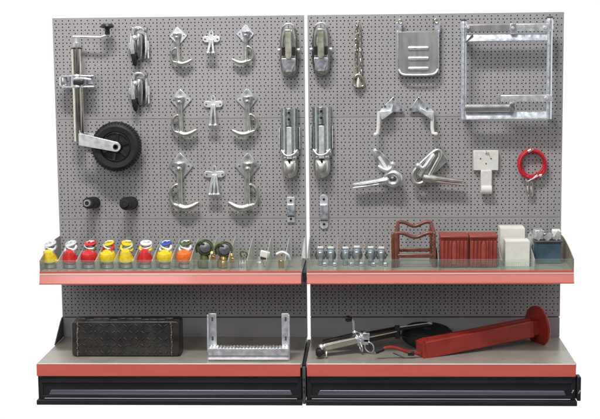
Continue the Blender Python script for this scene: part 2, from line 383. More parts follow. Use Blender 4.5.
for i in range(6):
    a = math.radians(60*i+20); hb.bar(wc+V(math.cos(a), 0, math.sin(a))*wr*.2+V(0, -.012, 0), wc+V(math.cos(a), 0, math.sin(a))*wr*.56+V(0, -.014, 0), .012, .014)
hb.torus(wc+V(0, -.02, 0), (0, 1, 0), wr*.64, .0015, 60, 6)
hb.build('rim', 'plastic', t, .001)
aL = px(81, 139.5, DW+.035); aR = px(115.8, 146.8, DW+.035)
dr = (aR-aL).normalized(); nn = V(-dr.z, 0, dr.x)
pts = [aL+nn*.0235-dr*.004, aL-nn*.0235-dr*.004]
for i in range(13):
    q = math.radians(-90+15*i); pts.append(aR+(dr*math.cos(q)+nn*math.sin(q))*.0195)
fk = MB().prism(pts, .005).prism([p+V(0, .085, 0) for p in pts], .005)
fk.box(aL+V(-.004, .042, 0), (.010, .088, .046)).build('fork', 'zincw', t, .0015)
MB().lathe(aR+V(0, -.004, 0), (0, -1, 0), [(.0105, 0), (.0105, .003), (.006, .003), (.006, .001)], 20).build('axle_bolt', 'plastic', t)
MB().cyl(aR+V(0, .08, 0), aR, .006).build('axle', 'zinc', t)

# ------------------------------------------------------------------ clamp handles (two)
def local_root(name, label, cat, u, v, d, group): return thing(name, label, cat, px(u, v, d), group)
g = 'silver handbrake latches with black grips'
t = local_root('handbrake_latch', 'upper silver cast latch with black lever tip, right of the crank handle', 'latch', 140, 45, 0., g)
O = t.location.copy()
def L(x, z, y=0.): return O + V(x*K, -y*K, z*K)
b = MB().lathe(L(0, -15, 7), (0, 0, 1), [(.006, 0), (.012, .006), (.016, .02), (.0185, .045), (.019, .075), (.017, .095), (.012, .105), (0, .108)], 24, 1.0)
b.build('housing', 'shell', t, .003)
MB().prism([L(-6, -15, 1), L(6, -14, 1), L(9, -6, 1), L(9, 7, 1), L(7, 13, 1), L(8.5, 18.5, 1), L(4.5, 16.5, 1), L(-4.5, 16.5, 1), L(-8.5, 19, 1), L(-7, 12, 1), L(-9, 6, 1), L(-8, -6, 1)], .006).build('shaded_back_plate', 'shell', t, .002)  # dark zinc puts the recess shade around the housing into colour
for s_ in (-1, 1): MB().prism([L(s_*7.2, -12, 1), L(s_*8.6, -4, 1), L(s_*8.6, 8, 1), L(s_*7.4, 12, 1), L(s_*6.2, 8, 1), L(s_*6.2, -10, 1)], .032).build('side_wing', 'zinc', t, .002)
b = MB().torus(L(0, 12, 8), (0, 1, .3), .022, .005, 24, 8, 20, 200).cyl(L(-9.5, 2, 6), L(-9.5, -4, 6), .006).cyl(L(9, 4, 6), L(9, -5, 6), .006)
b.sph(L(-3, 7, 13), .012).box(L(9, -7, 4), (.006, .02, .05)).build('pivot', 'zincw', t, .001)
b = MB().tube([L(-4, 8, 13), L(-5.2, -1, 14), L(-5, -10, 12)], .007, 12).build('lever', 'zincw', t)
MB().lathe(L(-4.8, -8, 12.2), L(-3.6, -21, 9)-L(-4.8, -8, 12.2), [(.008, 0), (.0105, .004), (.010, .03), (.0085, .044), (.003, .053), (0, .054)], 16).build('grip', 'rubber', b)
hooks([L(-7, 19), L(7, 18)], t, .012)
dup(t, px(140.5, 90, 0), 'lower silver cast latch with black lever tip, above the black tyre')

# ------------------------------------------------------------------ door hooks (six)
g = 'cast zinc door hooks on diamond plates'
t = local_root('door_hook', 'largest zinc hook of the left column, handle loop to its left', 'hook', 181, 166, 0., g)
O = t.location.copy()
b = MB().prism([L(-1, 14.5, .6), L(13, 0, .6), L(0, -15, .6), L(-12.5, 0, .6)], .005)
b.build('diamond_plate', 'zinc', t, .002)
for x, z in ((-8, 0), (8, 0)): MB().cyl(L(x, z, 1.5), L(x, z, 2.4), .004, seg=12).build('dark_hole_disc', 'dgrey', t)  # dark discs stand in for the holes of the plate
b = MB().lathe(L(-1, -5, 7), (0, 0, 1), [(.011, 0), (.016, .005), (.0205, .022), (.0225, .034), (.018, .036), (.012, .028), (0, .026)], 8)
b.box(L(-1, 0, 3.5), (.024, .022, .03)).sph(L(-1, -2, 9), .015).build('socket', 'cast', t, .002)
MB().lathe(L(-.6, -41, 7), (0, 0, 1), [(.0, 0), (.013, .001), (.0115, .05), (.0105, .13), (.012, .15), (0, .151)], 18, .9).build('shaft', 'cast', t)
MB().tube([L(-7, -38, 7), L(-3, -40, 8), L(4, -42, 9), L(11, -40.5, 9), L(18.5, -36, 8)], [.006, .008, .0105, .0125, .014, .015, .0155, .015, .0145, .0135, .012, .0105, .009, .007, .005], 14, smooth=3).build('claw', 'cast', t)
MB().tube([L(-1, -18, 7), L(-5, -18, 7), L(-9.5, -22, 7), L(-10.5, -30, 7), L(-9.5, -37, 7), L(-4, -40, 7)], .0072, 10, smooth=2).build('handle_loop', 'cast', t)
hooks([L(-1, 13.5)], t, .01)
base = O.copy()
H = [(181, 100, 'middle zinc hook of the left column, handle loop to its left', (.86, .9, .82)),
     (178.3, 36, 'smallest zinc hook of the left column, near the top edge', (.72, .8, .66)),
     (247.5, 166, 'largest zinc hook of the right column, handle loop to its right', (-1, 1, 1)),
     (247, 99.5, 'middle zinc hook of the right column, handle loop to its right', (-.86, .9, .82)),
     (245.5, 34, 'smallest zinc hook of the right column, pale bluish diamond plate', (-.72, .8, .68))]
for u_, v_, lb, s_ in H: dup(t, px(u_, v_, 0), lb, s_, rz=(0, random.uniform(-.05, .05), 0), remat={'diamond_plate': 'galv'} if 'bluish' in lb else None)

# ------------------------------------------------------------------ pronged brackets (three)
g = 'small pronged brackets between the door hooks'
def prong(label, u, v, wd, ln, three):
    global O
    t = local_root('pronged_bracket', label, 'bracket', u, v, 0., g); O = t.location.copy()
    pts = []
    lobes = [(0, 5.5, 3.2), (-wd, 0, 3.2), (wd, 0, 3.2)]
    pl = [L(-2.5, 2.6, 1), L(-2.8, 6, 1), L(-1, 8.5, 1), L(1.2, 8.5, 1), L(2.8, 6, 1), L(2.5, 3, 1), L(wd, 3.4, 1), L(wd+2.6, 2, 1), L(wd+2.8, -1.4, 1), L(wd, -3.6, 1), L(3, -3.4, 1), L(2.2, -8, 1), L(-2.2, -8, 1), L(-3, -3.4, 1), L(-wd, -3.6, 1), L(-wd-2.8, -1.4, 1), L(-wd-2.6, 2, 1), L(-wd, 3.4, 1)]
    MB().prism(pl, .006).build('plate', 'zincw', t, .002)
    for x, z in ((0, 5.5), (-wd, -.3), (wd, -.3)): MB().cyl(L(x, z, 2.4), L(x, z, 3), .0034, seg=12).build('dark_hole_disc', 'dgrey', t)  # holes in the lobes drawn as dark discs
    xs = (-4.2, 0, 4.2) if three else (-2.6, 2.6)
    for x in xs:
        p = MB().tube([L(x*.35, -1, 3), L(x*.6, -6, 5), L(x, -ln+2, 9)], .0055, 10, smooth=1)
        p.sph(L(x, -ln, 9.5), .0105); p.build('prong', 'zinc', t)
    hooks([L(0, 7)], t, .01)
prong('topmost small zinc bracket with two short prongs', 211.5, 39, 6.2, 14, False)
prong('middle small zinc bracket with two long straight prongs', 213.5, 104, 7, 21, False)
prong('lowest small zinc bracket with three ball ended prongs', 214.7, 174, 8, 20, True)

# ------------------------------------------------------------------ coupling heads, upper pair
g = 'rounded coupling heads hung near the centre gap'
t = local_root('coupling_head', 'upper coupling head with dark lever, left of the white gap', 'coupling', 289.3, 50, 0., g)
O = t.location.copy()
out = [(-7, 20), (-9, 8), (-9.3, -4), (-8.8, -14), (-7.5, -21), (-4.5, -25.5), (0, -27), (4.5, -25.5), (7.5, -21), (8.8, -14), (9.3, -4), (9, 8), (7, 20), (4, 25), (-4, 25)]
def inset(o, k, kz=None): return [(x*k, z*(kz or k)-(1.0 if k < 1 else 0)) for x, z in o]
rr = [[L(x, z, 1) for x, z in out], [L(x, z, 8) for x, z in out], [L(x, z, 12) for x, z in inset(out, .86)], [L(x, z, 14) for x, z in inset(out, .62)]]
MB().rings(rr).build('shell', 'shell', t, .001, 50)
MB().prism([L(-7, -8, 14), L(7, -8, 14), L(6.8, -12, 14.3), L(3, -21.5, 13), L(-3, -21.5, 13), L(-6.8, -12, 14.3)], .004).build('nose_plate', 'galv', t, .002)
for s_ in (-1, 1):
    MB().box(L(s_*5.2, -1, 13.2), (.013, .012, .034)).build('slot', 'plastic', t, .002)
    MB().cyl(L(s_*8.5, 0, 9), L(s_*11, 0, 9), .0075).build('pivot_bolt', 'zincw', t, .001)
lv = MB().prism([L(-3, 20, 15), L(3, 20, 15), L(3.3, -6, 18), L(1.8, -9, 18), L(-1.8, -9, 18), L(-3.3, -6, 18)], .006).build('lever', 'dolive', t, .002)
MB().box(L(-.3, 19.5, 17.5), (.021, .006, .007)).tube([L(-5, 23, 14), L(-1, 26, 16), L(4, 25, 15), L(5, 21, 14)], .0045, 8, smooth=1).build('lever_lip', 'zincw', lv, .001)
hooks([L(0, 24)], t, .06)
dup(t, px(321.3, 49.2, 0), 'upper coupling head with dark lever, right of the white gap')

# lower pair: long channel couplings
t = local_root('towing_coupling', 'long channel coupling with ball cup, left of the white gap', 'coupling', 290, 143, 0., 'long channel couplings with ball cups')
O = t.location.copy()
def halfpipe(b, z0, z1, r, dpt, th=1.2, n=14):
    o_, i_ = [], []
    for i in range(n+1):
        a = math.pi*i/n; o_.append((-r*math.cos(a), 1+dpt*math.sin(a)**.7)); i_.append((-(r-th)*math.cos(a), 1+max(0, dpt-th)*math.sin(a)**.7))
    ring = o_+i_[::-1]
    b.rings([[L(x, z0, y) for x, y in ring], [L(x, z1, y) for x, y in ring]])
b = MB(); halfpipe(b, -8, 35, 9, 13); b.build('channel', 'bluezinc', t, .0008, 30)
MB().prism([L(-2.6, -15, 14.6), L(2.6, -15, 14.6), L(2.4, 17, 14.4), L(-2.4, 17, 14.4)], .004).build('lever', 'zincw', t, .0015)
MB().box(L(0, 18, 14), (.022, .008, .003)).build('slit', 'plastic', t)
for z in (31, 24.5): MB().cyl(L(0, z, 13.4), L(0, z, 14.6), .0052, seg=16).build('black_hole_disc', 'plastic', t)  # black discs in place of open holes
b = MB()
for x, z, r in ((-6, -9, .011), (6, -9, .011), (-4, -14, .010), (4.5, -14, .011), (0, -12, .010)): b.lathe(L(x, z, 9), (0, -1, 0), [(r, 0), (r, .012), (r*.6, .017), (0, .018)], 10)
b.bar(L(-9, -10, 8), L(9, -10, 8), .02, .018); b.tube([L(-8, -6, 12), L(-4, -12, 15), L(4, -11, 15), L(8, -6, 12)], .004, 8, smooth=1)
b.build('hinge_block', 'zinc', t, .001)
cp = [(6, -15), (7.6, -17), (8, -22), (7.8, -27), (6, -32), (3, -34.6), (0, -35.2)]
full = cp+[(-x, z) for x, z in cp[::-1][1:]]
MB().rings([[L(x, z, 1) for x, z in full], [L(x, z, 7) for x, z in full], [L(x*.93, (z+24)*.93-24, 11) for x, z in full], [L(x*.75, (z+24)*.78-24, 14) for x, z in full], [L(x*.45, (z+24)*.45-24, 15.6) for x, z in full], [L(x*.1, (z+24)*.1-24, 16) for x, z in full]]).build('ball_cup', 'cast', t, 0, 60)
MB().cyl(L(0, -17.2, 15), L(0, -17.2, 16.4), .005, seg=12).build('black_hole_disc', 'plastic', t)  # black disc for the hole in the cup
for s_ in (-1, 1): MB().bar(L(s_*10, 16, 3), L(s_*10, -6, 3), .004, .02).build('side_plate', 'zincw', t, .001)
hooks([L(0, 34)], t, .05)
dup(t, px(322, 142, 0), 'long channel coupling with ball cup, right of the white gap', (1.06, 1.05, 1.02))

# ------------------------------------------------------------------ latch plates
def latch(label, u, v, w_, h_, rd):
    global O
    t = local_root('latch_plate', label, 'plate', u, v, 0., 'narrow latch plates beside the centre gap'); O = t.location.copy()
    pts = [L(x, z, 1) for x, z in roundrect(-w_/2, w_/2, -h_/2, h_/2, rd)]
    MB().prism(pts, .004).build('plate', 'zincw', t, .001)
    MB().box(L(0, .5, 3.6), (w_*K*.96, .013, h_*K*.42)).build('raised_block', 'galv', t, .003)
    MB().box(L(0, -h_*.25, 2.6), (w_*K*.9, .005, .004)).build('slit', 'dgrey', t)
    for z in (h_*.36, -h_*.36): MB().cyl(L(0, z, 2), L(0, z, 2.6), .0048, seg=14).build('dark_hole_disc', 'plastic', t)  # plate holes set on as black discs
latch('narrow zinc latch plate with square ends, under the left long coupling', 291, 209.5, 8, 26, .8)
latch('narrow zinc latch plate with rounded ends, under the right long coupling', 324, 211.5, 8.6, 35, 4)

# ------------------------------------------------------------------ rubber bushes
def bush(label, u, v, m_, ln, r):
    t = thing('rubber_bush', label, 'bush', px(u, v, 0), 'two round black bushes standing out from the panel'); o = t.location.copy()
    ad = V(-.06, -1, .10).normalized()
    MB().lathe(o, ad, [(r*.7, 0), (r, .004), (r*1.02, .03), (r*.9, .036), (r, .042), (r*.97, ln-.01), (r*.85, ln), (r*.5, ln), (r*.42, ln-.01)], 32).build('body', 'rubber', t)
    MB().lathe(o+ad*(ln-.006), ad, [(r*.62, 0), (r*.62, .014), (r*.5, .018), (r*.36, .018), (r*.34, .002), (0, .002)], 24).build('sleeve', m_, t)
    MB().cyl(o+ad*ln, o+ad*(ln+.009), r*.33).build('bore', 'plastic', t)
bush('smaller round bush with a grey metal sleeve, under the jockey wheel tube', 95, 202.5, 'satin', .11, .0235)
bush('larger round all black bush, right of the smaller one', 132, 203, 'rubber', .115, .0265)

# ------------------------------------------------------------------ chain
t = thing('chain', 'short bright chain hanging doubled from a peg, right of the centre gap', 'chain', px(358, 24, 0)); O = t.location.copy()
b = MB()
def link(b, c, rot, s_=1.):
    pts = []
    for i in range(16):
        a = 2*math.pi*i/16; pts.append(V(math.cos(a)*.0038*s_, 0, math.sin(a)*.0068*s_ + (.0022*s_ if math.sin(a) > 0 else -.0022*s_)))
    R = Matrix.Rotation(rot, 3, 'Z') @ Matrix.Rotation(random.uniform(-.25, .25), 3, 'Y')
    b.tube([c+R@p for p in pts], .0017*s_, 6, closed=True)
for st in (-1, 1):
    for i in range(21):
        link(b, L(st*(.9+.09*i)+random.uniform(-.5, .5), -1-i*2.75, 3+st), (math.pi/2)*(i % 2)+random.uniform(-.5, .5)+.4, 1.35)
b.build('links', 'olive', t)
b = MB().tube([L(-5, -56, 4), L(-3, -51, 5), L(0, -49, 5), L(3, -51, 5), L(6, -57, 4), L(5, -62, 4), L(0, -60, 4), L(-4, -62, 4)], .005, 8, closed=True, smooth=2)
b.lathe(L(0, -63, 5), (0, 0, 1), [(.006, 0), (.014, .004), (.012, .022), (.005, .04), (0, .041)], 14).build('end_shackle', 'olive', t)
hooks([L(0, 0)], t, .025)

# ------------------------------------------------------------------ louvred plate
t = thing('louvred_plate', 'grey steel plate with three pressed slots, hung from two hooks', 'plate', px(418, 50, 0)); O = t.location.copy()
pts = [L(x, z, 6) for x, z in ((-20, 18), (-20, -19), (-18.5, -23), (-14, -24.4), (14, -24.4), (18.5, -23), (20, -19), (20, 18))]
MB().prism(pts, .004).build('sheet', 'satin', t, .001)
for s_ in (-1, 1): MB().box(L(s_*20, -2, 5.5), (.004, .02, .165)).build('side_rail', 'galv', t, .001)
MB().tube([L(-19, -19, 7.5), L(-17, -23, 9), L(-12, -24.5, 10), L(12, -24.5, 10), L(17, -23, 9), L(19, -19, 7.5)], .0045, 10, smooth=1).build('bottom_lip', 'zincw', t)
for z in (2, -8, -18): MB().lathe(L(-10.5, z, 7.4), (1, 0, 0), [(.0, 0), (.0065, .003), (.0072, .01), (.0072, .073), (.0065, .08), (0, .083)], 16).build('louvre', 'zincw', t)
for s_ in (-1, 1):
    MB().box(L(s_*19, 22, 6), (.020, .004, .042)).build('strap', 'galv', t, .001)
    MB().torus(L(s_*17.5, 28, 7), (0, 1, 0), .008, .0028, 20, 8).build('ring', 'olive', t)
hooks([L(-17, 30), L(17.5, 30)], t, .035)

# ------------------------------------------------------------------ big frame
t = thing('carrier_frame', 'large square galvanised tube frame hung on the upper right panel', 'frame', px(505, 119, .06))
FD = .08
def F(u, v, d=FD): return px(u, v, d)
lp0, lp1 = F(464.2, 119.5), F(463, 20.5); rp0, rp1 = F(548.3, 119), F(549.8, 17.5)
for a, b_ in ((lp0, lp1), (rp0, rp1)):
    x = (a.x+b_.x)/2
    b = MB().lathe((x, -FD, a.z), (0, 0, 1), [(.0, 0), (.0118, 0), (.0118, b_.z-a.z-.045), (.0142, b_.z-a.z-.043), (.0142, b_.z-a.z-.012), (.0118, b_.z-a.z-.010), (.0095, b_.z-a.z)], 24)
    p = b.build('post', 'galv', t)
    MB().cyl((x, -FD, b_.z-.002), (x, -FD, b_.z+.004), .013, seg=6).build('cap', 'dgrey', p)
    MB().box((x, -FD/2+.003, a.z+.03), (.016, FD-.01, .02)).build('wall_arm', 'galv', t, .001)
    MB().box((x, -FD/2+.003, b_.z-.06), (.016, FD-.01, .02)).build('wall_arm', 'galv', t, .001)
lx, rx = lp0.x, rp0.x
def hbar(v0, v1, u0, u1, d, m_, name, th=.02, um=None, bev=.002):
    a, c = px(u0, (v0+v1)/2, d), px(u1, (v0+v1)/2, d); h = abs(v1-v0)*K*.98; z = (a.z+c.z)/2
    return MB().box(((a.x+c.x)/2, -d, z), (c.x-a.x, th, h)).build(name, m_, t, bev)
def chan(v, u0, u1, d, hh):
    a, c = px(u0, v, d), px(u1, v-.4, d); z = (a.z+c.z)/2; h = hh*K/2
    h *= 1.05; pr = [(0, h), (-.013, h), (-.016, h-.003), (-.023, -h+.003), (-.021, -h), (0, -h)]
    return MB().prism([V(a.x, -d+y+.012, z+zz) for y, zz in pr], c.x-a.x, (1, 0, 0)).build('cross_rail', 'galv', t, .001)
chan(37.8, 466, 548, FD-.002, 7.5)
chan(115.8, 466, 547, FD+.0, 7.5)
hbar(24.6, 31.6, 465, 511, FD+.004, 'satin', 'folding_arm', .016)
hbar(23.8, 31.2, 515, 552, FD+.006, 'zincw', 'folding_arm', .016)
hbar(23.6, 32.6, 510, 516, FD+.012, 'zinc', 'arm_joint', .02)
a = px(465, 107.5, FD+.014); c = px(509, 107, FD+.014)
MB().cyl((a.x, a.y, a.z), (c.x, a.y, a.z), .0138).build('folding_arm', 'satin', t)
hbar(102.5, 111.5, 509, 515, FD+.014, 'bluezinc', 'arm_joint', .026)
hbar(95, 101.8, 500, 552, FD+.012, 'zincw', 'folding_arm', .016)
hbar(94, 103, 497.5, 500.5, FD+.012, 'satin', 'arm_joint', .02)
for u_, v_ in ((468, 27.5), (545, 27.5), (468, 106.5), (546, 98), (512.8, 28)):
    q = px(u_, v_, FD+.02); MB().lathe(q, (0, -1, 0), [(.006, -.006), (.006, .004), (.004, .006), (0, .006)], 12).build('bolt', 'zincw', t)
for u_, v_ in ((468.5, 38),): q = px(u_, v_, FD+.004); MB().bar(q+V(-.01, 0, -.016), q+V(.016, 0, .012), .005, .014).build('gusset', 'dgrey', t)

# ------------------------------------------------------------------ angled brackets with rods
def angle(label, mir, plate, fold, rod, foot, hl):
    t = thing('angle_bracket', label, 'bracket', px(rod[0][0], rod[1][1], .0), 'mirrored pair of angled brackets with hanging rods')
    MB().prism([px(u_, v_, .012) for u_, v_ in plate], .005).build('plate', 'galv', t, .0015)
    MB().prism([px(u_, v_, .018) for u_, v_ in fold], .034).build('folded_rib', 'zincw', t, .002)
    MB().tube([px(*rod[0], .04), px(*rod[1], .04), px(*foot, .05)], .0072, 10, smooth=1).build('rod', 'white', t)
    MB().sph(px(*foot, .05), .008).build('rod_end', 'white', t)
    for u_, v_ in hl: q = px(u_, v_, .0178); MB().cyl(q, q+V(0, -.003, 0), .0048, seg=14).build('dark_hole_disc', 'dgrey', t)  # dark discs where the bracket has holes
angle('left one of the mirrored angled brackets, rod on its left', 1, [(393.5, 96.5), (404, 110.5), (401, 112.2), (393.5, 112), (381.5, 119.5), (379, 111)],
      [(379, 111), (381.5, 119.5), (384, 118.5), (392.3, 112), (392.6, 104), (390, 110)], [(379, 111.5), (378, 133)], (375.5, 134.5), [(393.4, 99), (401, 109.8), (385, 106.5)])
angle('right one of the mirrored angled brackets, rod on its right', -1, [(418.6, 96.5), (408, 110.5), (411, 112.2), (418, 111.5), (431.8, 119.5), (433.6, 110.5)],
      [(433.6, 110.5), (431.8, 119.5), (429, 118.2), (419, 110.5), (420, 107), (427, 111)], [(432.4, 111.5), (432, 133)], (436, 134), [(418.6, 98.8), (410.5, 109.3), (427, 108.5)])
# the flat black bump on the right bracket
# ------------------------------------------------------------------ tow hooks
def tow(label, ring, R_, arc, plate, knuckle, arm, inner, mm):
    t = thing('towing_eye', label, 'tow eye', px(ring[0], ring[1], 0.), 'cast towing eyes with long handles')
    if arc: MB().torus(px(*ring, .05), (0.15, 1, .1), R_*K, .0135*inner, 36, 12, *arc, sx=1.15).build('eye', mm, t)
    else: MB().tube([px(u_, v_, .045) for u_, v_ in ((412.5, 179), (413, 172), (421, 163), (433, 152), (439, 149.5), (441, 154), (434, 166), (428, 178), (421, 184), (415, 183.5))], .0095, 12, closed=True, smooth=2).build('eye', mm, t)
    MB().prism([px(u_, v_, .02) for u_, v_ in plate], .012).build('mounting_plate', mm, t, .003)
    q = [px(u_, v_, .055) for u_, v_ in knuckle]
    MB().tube(q, [.008, .011, .009, .006], 12, smooth=1).sph(q[0], .0115).build('knuckle', 'zincw', t)
    a = [px(*arm[0], .05), px(*arm[1], .045), px(*arm[2], .04)]
    MB().tube(a, [.017, .014, .012, .008], 12, smooth=2, flat=1).tube([p+V(0, -.012, .006) for p in a], .003, 8, smooth=1).tube([p+V(0, -.010, -.008) for p in a], .003, 8, smooth=1).build('handle', mm, t)
    MB().bar(px(*plate[0], .02), px(*ring, .04), .016, .014).build('web', mm, t, .003)
tow('towing eye with closed ring, its handle pointing left', (393, 178.5), 5.8, (0, 360), [(374, 149), (380, 150.5), (393, 163), (395, 170), (384, 172), (375, 159)], [(392.6, 164), (391, 169), (386, 171), (378, 166)], [(388, 180), (372, 183), (353, 185.5)], 1.0, 'zinc')
tow('towing eye with open hook end, its handle pointing right', (419, 176.5), 7.2, None, [(437, 148.5), (442, 150), (448, 160), (438, 170), (426, 178), (416, 178), (415, 170), (424, 161)], [(418, 165.5), (424, 169), (430, 160), (434, 154)], [(423, 177.5), (446, 180.5), (463, 182.5)], .85, 'cast')

# ------------------------------------------------------------------ white bracket
t = thing('white_bracket', 'white painted T shaped bracket left of the red cable', 'bracket', px(485.5, 170, 0)); O = t.location.copy()
b = MB().box(L(0, 10, 3), (.098, .02, .079)).build('plate', 'white', t, .003)
b = MB().box(L(.3, -8, 4), (.043, .026, .066)).lathe(L(-5, -19, 5), (1, 0, 0), [(0, 0), (.019, 0), (.019, .043), (0, .043)], 24).build('stem', 'white', t, .003)
for x, z in ((-5.5, 12), (4.8, 12), (0, 7)): MB().cyl(L(x, z, 5.4), L(x, z, 6), .0028, seg=10).build('dark_hole_disc', 'rust', t)  # small brown discs for the bracket's holes
MB().tube([L(-1, 17, 6), L(2, 18.5, 7), L(3, 16, 7)], .002, 6).build('hook_wire', 'olive', t)
hooks([L(0, 18)], t, .03)

# ------------------------------------------------------------------ red cable
t = thing('breakaway_cable', 'coiled red breakaway cable with silver clips on a peg', 'cable', px(531.5, 150, 0)); O = t.location.copy()
b = MB()
for k, (dx, dz, R_, y) in enumerate(((0, 0, 13, 3), (.6, -.5, 12.2, 4.6), (-.7, .3, 12.8, 6), (.2, -.9, 13.3, 7))):
    c = L(dx, -13+dz, y); pts = []
    for i in range(36):
        a = 2*math.pi*i/36; rr_ = R_*(1+.025*math.sin(3*a+k)); pts.append(c+V(math.cos(a)*rr_*K*.98, .002*math.sin(2*a+k), math.sin(a)*rr_*K*1.02))
    b.tube(pts, .0062, 10, closed=True)
b.build('coil', 'cable', t)
MB().tube([L(-5, -25, 8), L(-1, -29, 8), L(4, -26, 8), L(8, -24.5, 7)], .0024, 8, smooth=1).build('wire_loop', 'zincw', t)
MB().tube([L(5, -24, 8), L(0, -28, 8), L(-5, -31, 8), L(-6.5, -28, 8)], .0024, 8, smooth=1).build('wire_loop', 'zincw', t)
for p_, q_ in ((L(7, -25, 7), L(9.5, -24.5, 7)), (L(-4.5, -.5, 9), L(-1.5, 1, 9))): MB().cyl(p_, q_, .006).build('crimp_sleeve', 'zincw', t)
for x in (-4.4, -.8):
    MB().tube([L(x, -30, 7), L(x-1.2, -34, 7), L(x-.6, -43, 6), L(x+.8, -46, 6), L(x+1.6, -43, 6), L(x+1.2, -34, 7)], .0026, 8, closed=True, smooth=2).lathe(L(x, -44, 6.5), (0, 0, 1), [(.003, 0), (.005, .002), (.005, .03), (.003, .034)], 10).build('snap_clip', 'olive', t)
hooks([L(0, 1)], t, .04)

# ================================================================== upper shelf goods
ZT = ZS-.001
def sx_(u, d, v=262): return px(u, v, d).x
g = 'coloured air couplings standing in the shelf compartments'
DC = .25
def coupling(label, u, capm, ringm, ring2, wide=False):
    x = sx_(u, DC); t = thing('air_coupling', label, 'coupling', V(x, -DC, ZT), g); o = t.location.copy()
    MB().lathe(o, (0, 0, 1), [(.020, 0), (.026, .003), (.026, .016), (.022, .019), (.022, .03), (.018, .034)], 24).build('base_socket', 'zinc', t)
    MB().lathe(o+V(0, -.004, .028), V(0, -.22, 1), [(.024, 0), (.031, .004), (.028, .014), (.0225, .024), (.021, .034), (.015, .042), (0, .045)] if not wide else [(.024, 0), (.033, .006), (.033, .022), (.027, .034), (.014, .041), (0, .043)], 28, 1.0).build('cap', capm, t)
    MB().bar(o+V(-.014, -.014, .036), o+V(-.033, -.010, .029), .011, .012).build('lug', capm, t, .003)
    for q_ in (-1, 1): MB().lathe(o+V(q_*.017, -.012, .052), (0, -.3, 1), [(.005, 0), (.005, .014), (.003, .017), (0, .017)], 6).build('bolt', 'zinc', t)
    MB().bar(o+V(.014, -.016, .034), o+V(.036, -.012, .026), .012, .014).build('lug', capm, t, .003)
    tl = random.uniform(-.35, .35)
    MB().torus(o+V(0, .012, .074), V(tl, -.5, 1), .0215, .005, 30, 8).build('seal_ring', ringm, t)
    MB().torus(o+V(.002, .02, .083), V(-tl, -.55, 1), .021, .004, 30, 8).build('metal_ring', 'zinc', t)
    MB().lathe(o+V(0, .026, .088), V(tl*.6, -.35, 1), [(.010, 0), (.022, .002), (.0225, .006), (.017, .008), (.013, .003), (0, .003)], 24).build('top_plate', ring2, t)
    MB().tube([o+V(-.02, .03, .05), o+V(-.027, .03, .08), o+V(-.01, .03, .1), o+V(.015, .03, .099)], .0028, 8, smooth=1).build('locking_wire', 'zincw', t)
for a in ((50, 'cyel', 'zincw', 'zincw', 0, 'yellow air coupling with white rings in the leftmost compartment'),
          (70.5, 'cred', 'white', 'zincw', 0, 'red air coupling with white rings, second from the left end'),
          (89.5, 'cred', 'lime', 'cred', 1, 'broad red air coupling with green and red rings'),
          (108, 'cyel', 'cred', 'cyel', 1, 'broad yellow air coupling with a red ring'),
          (126.5, 'cyel', 'cyel', 'cyel', 0, 'all yellow air coupling in the middle of the row'),
          (145.5, 'cred', 'cyel', 'cream', 0, 'red air coupling with a yellow ring, right of the all yellow one'),
          (165.5, 'cyel', 'white', 'blue', 1, 'yellow air coupling with a blue and white top'),
          (185, 'cora', 'white', 'lime', 1, 'orange air coupling with a white ring')):
    coupling(a[5], a[0], a[1], a[2], a[3], a[4])
def lampcap(label, u, v, base):
    x = sx_(u, DC); t = thing('lidded_filter', label, 'filter', V(x, -DC, ZT), 'black lidded filters on the left shelf'); o = t.location.copy()
    q = px(u, v, DC+.01); 
    MB().lathe(o, (0, 0, 1), [(.020, 0), (.027, .004), (.028, .022), (.025, .03), (.018, .034), (.014, .05)], 24).build('glass_bowl', base, t)
    MB().lathe(q+V(0, .028, 0), V(.12, -1, .5), [(.020, -.012), (.028, 0), (.031, .004), (.032, .02), (.030, .026), (.027, .024), (.025, .022)], 32).build('housing', 'lime', t)
    MB().lathe(q+V(0, .02, 0), V(.12, -1, .5), [(.0255, 0), (.0255, .018), (.020, .023), (0, .025)], 32).build('lid', 'lens', t)
    MB().tube([q+V(-.032, .02, -.012), q+V(-.036, .01, .012), q+V(-.022, 0, .032), q+V(.0, -.004, .034)], .0038, 8, smooth=1).build('strap', 'lime', t)
    MB().cyl(q+V(.034, .0, -.03), q+V(.034, -.02, -.03), .011, seg=16).cyl(q+V(.03, 0, -.012), q+V(.03, -.018, -.008), .007, seg=12).build('outlet', 'brass', t, .002)
lampcap('black lidded filter with olive housing, right of the orange coupling', 204.5, 250, 'lime')
lampcap('black lidded filter with brass outlet beside the clear empty looking trays', 224, 252, 'brass')
def fitting(label, u, kind):
    x = sx_(u, DC, 266); t = thing('pipe_fitting', label, 'fitting', V(x, -DC, ZT), 'small silver fittings in clear trays'); o = t.location.copy()
    if kind == 0:
        b = MB()
        for i in range(4): b.lathe(o+V(-.014+.01*i, .006*(i % 2)-.01, 0), (0, 0, 1), [(.006, 0), (.006, .02), (.004, .024), (.004, .04), (0, .041)], 12)
        b.build('body', 'zinc', t); MB().torus(o+V(.0, 0, .05), (.3, 1, .4), .014, .003, 20, 8).build('ring', 'lime', t)
    elif kind == 1:
        MB().lathe(o+V(-.01, 0, 0), (0, 0, 1), [(.014, 0), (.016, .02), (.010, .024), (.010, .04), (0, .041)], 16).build('body', 'zincw', t)
        MB().box(o+V(.008, -.006, .052), (.036, .02, .024), Matrix.Rotation(.25, 3, 'Y')).build('label_block', 'cream', t, .003)
        MB().box(o+V(.006, -.004, .036), (.03, .014, .01)).build('foot', 'rust', t, .002)
    else:
        MB().tube([o+V(-.024, 0, .05), o+V(-.004, 0, .06), o+V(.02, -.01, .052), o+V(.026, -.01, .03)], .007, 12, smooth=2).build('body', 'zincw', t)
        MB().cyl(o+V(-.006, -.01, 0), o+V(-.006, -.01, .03), .011).build('foot', 'brass', t, .002)
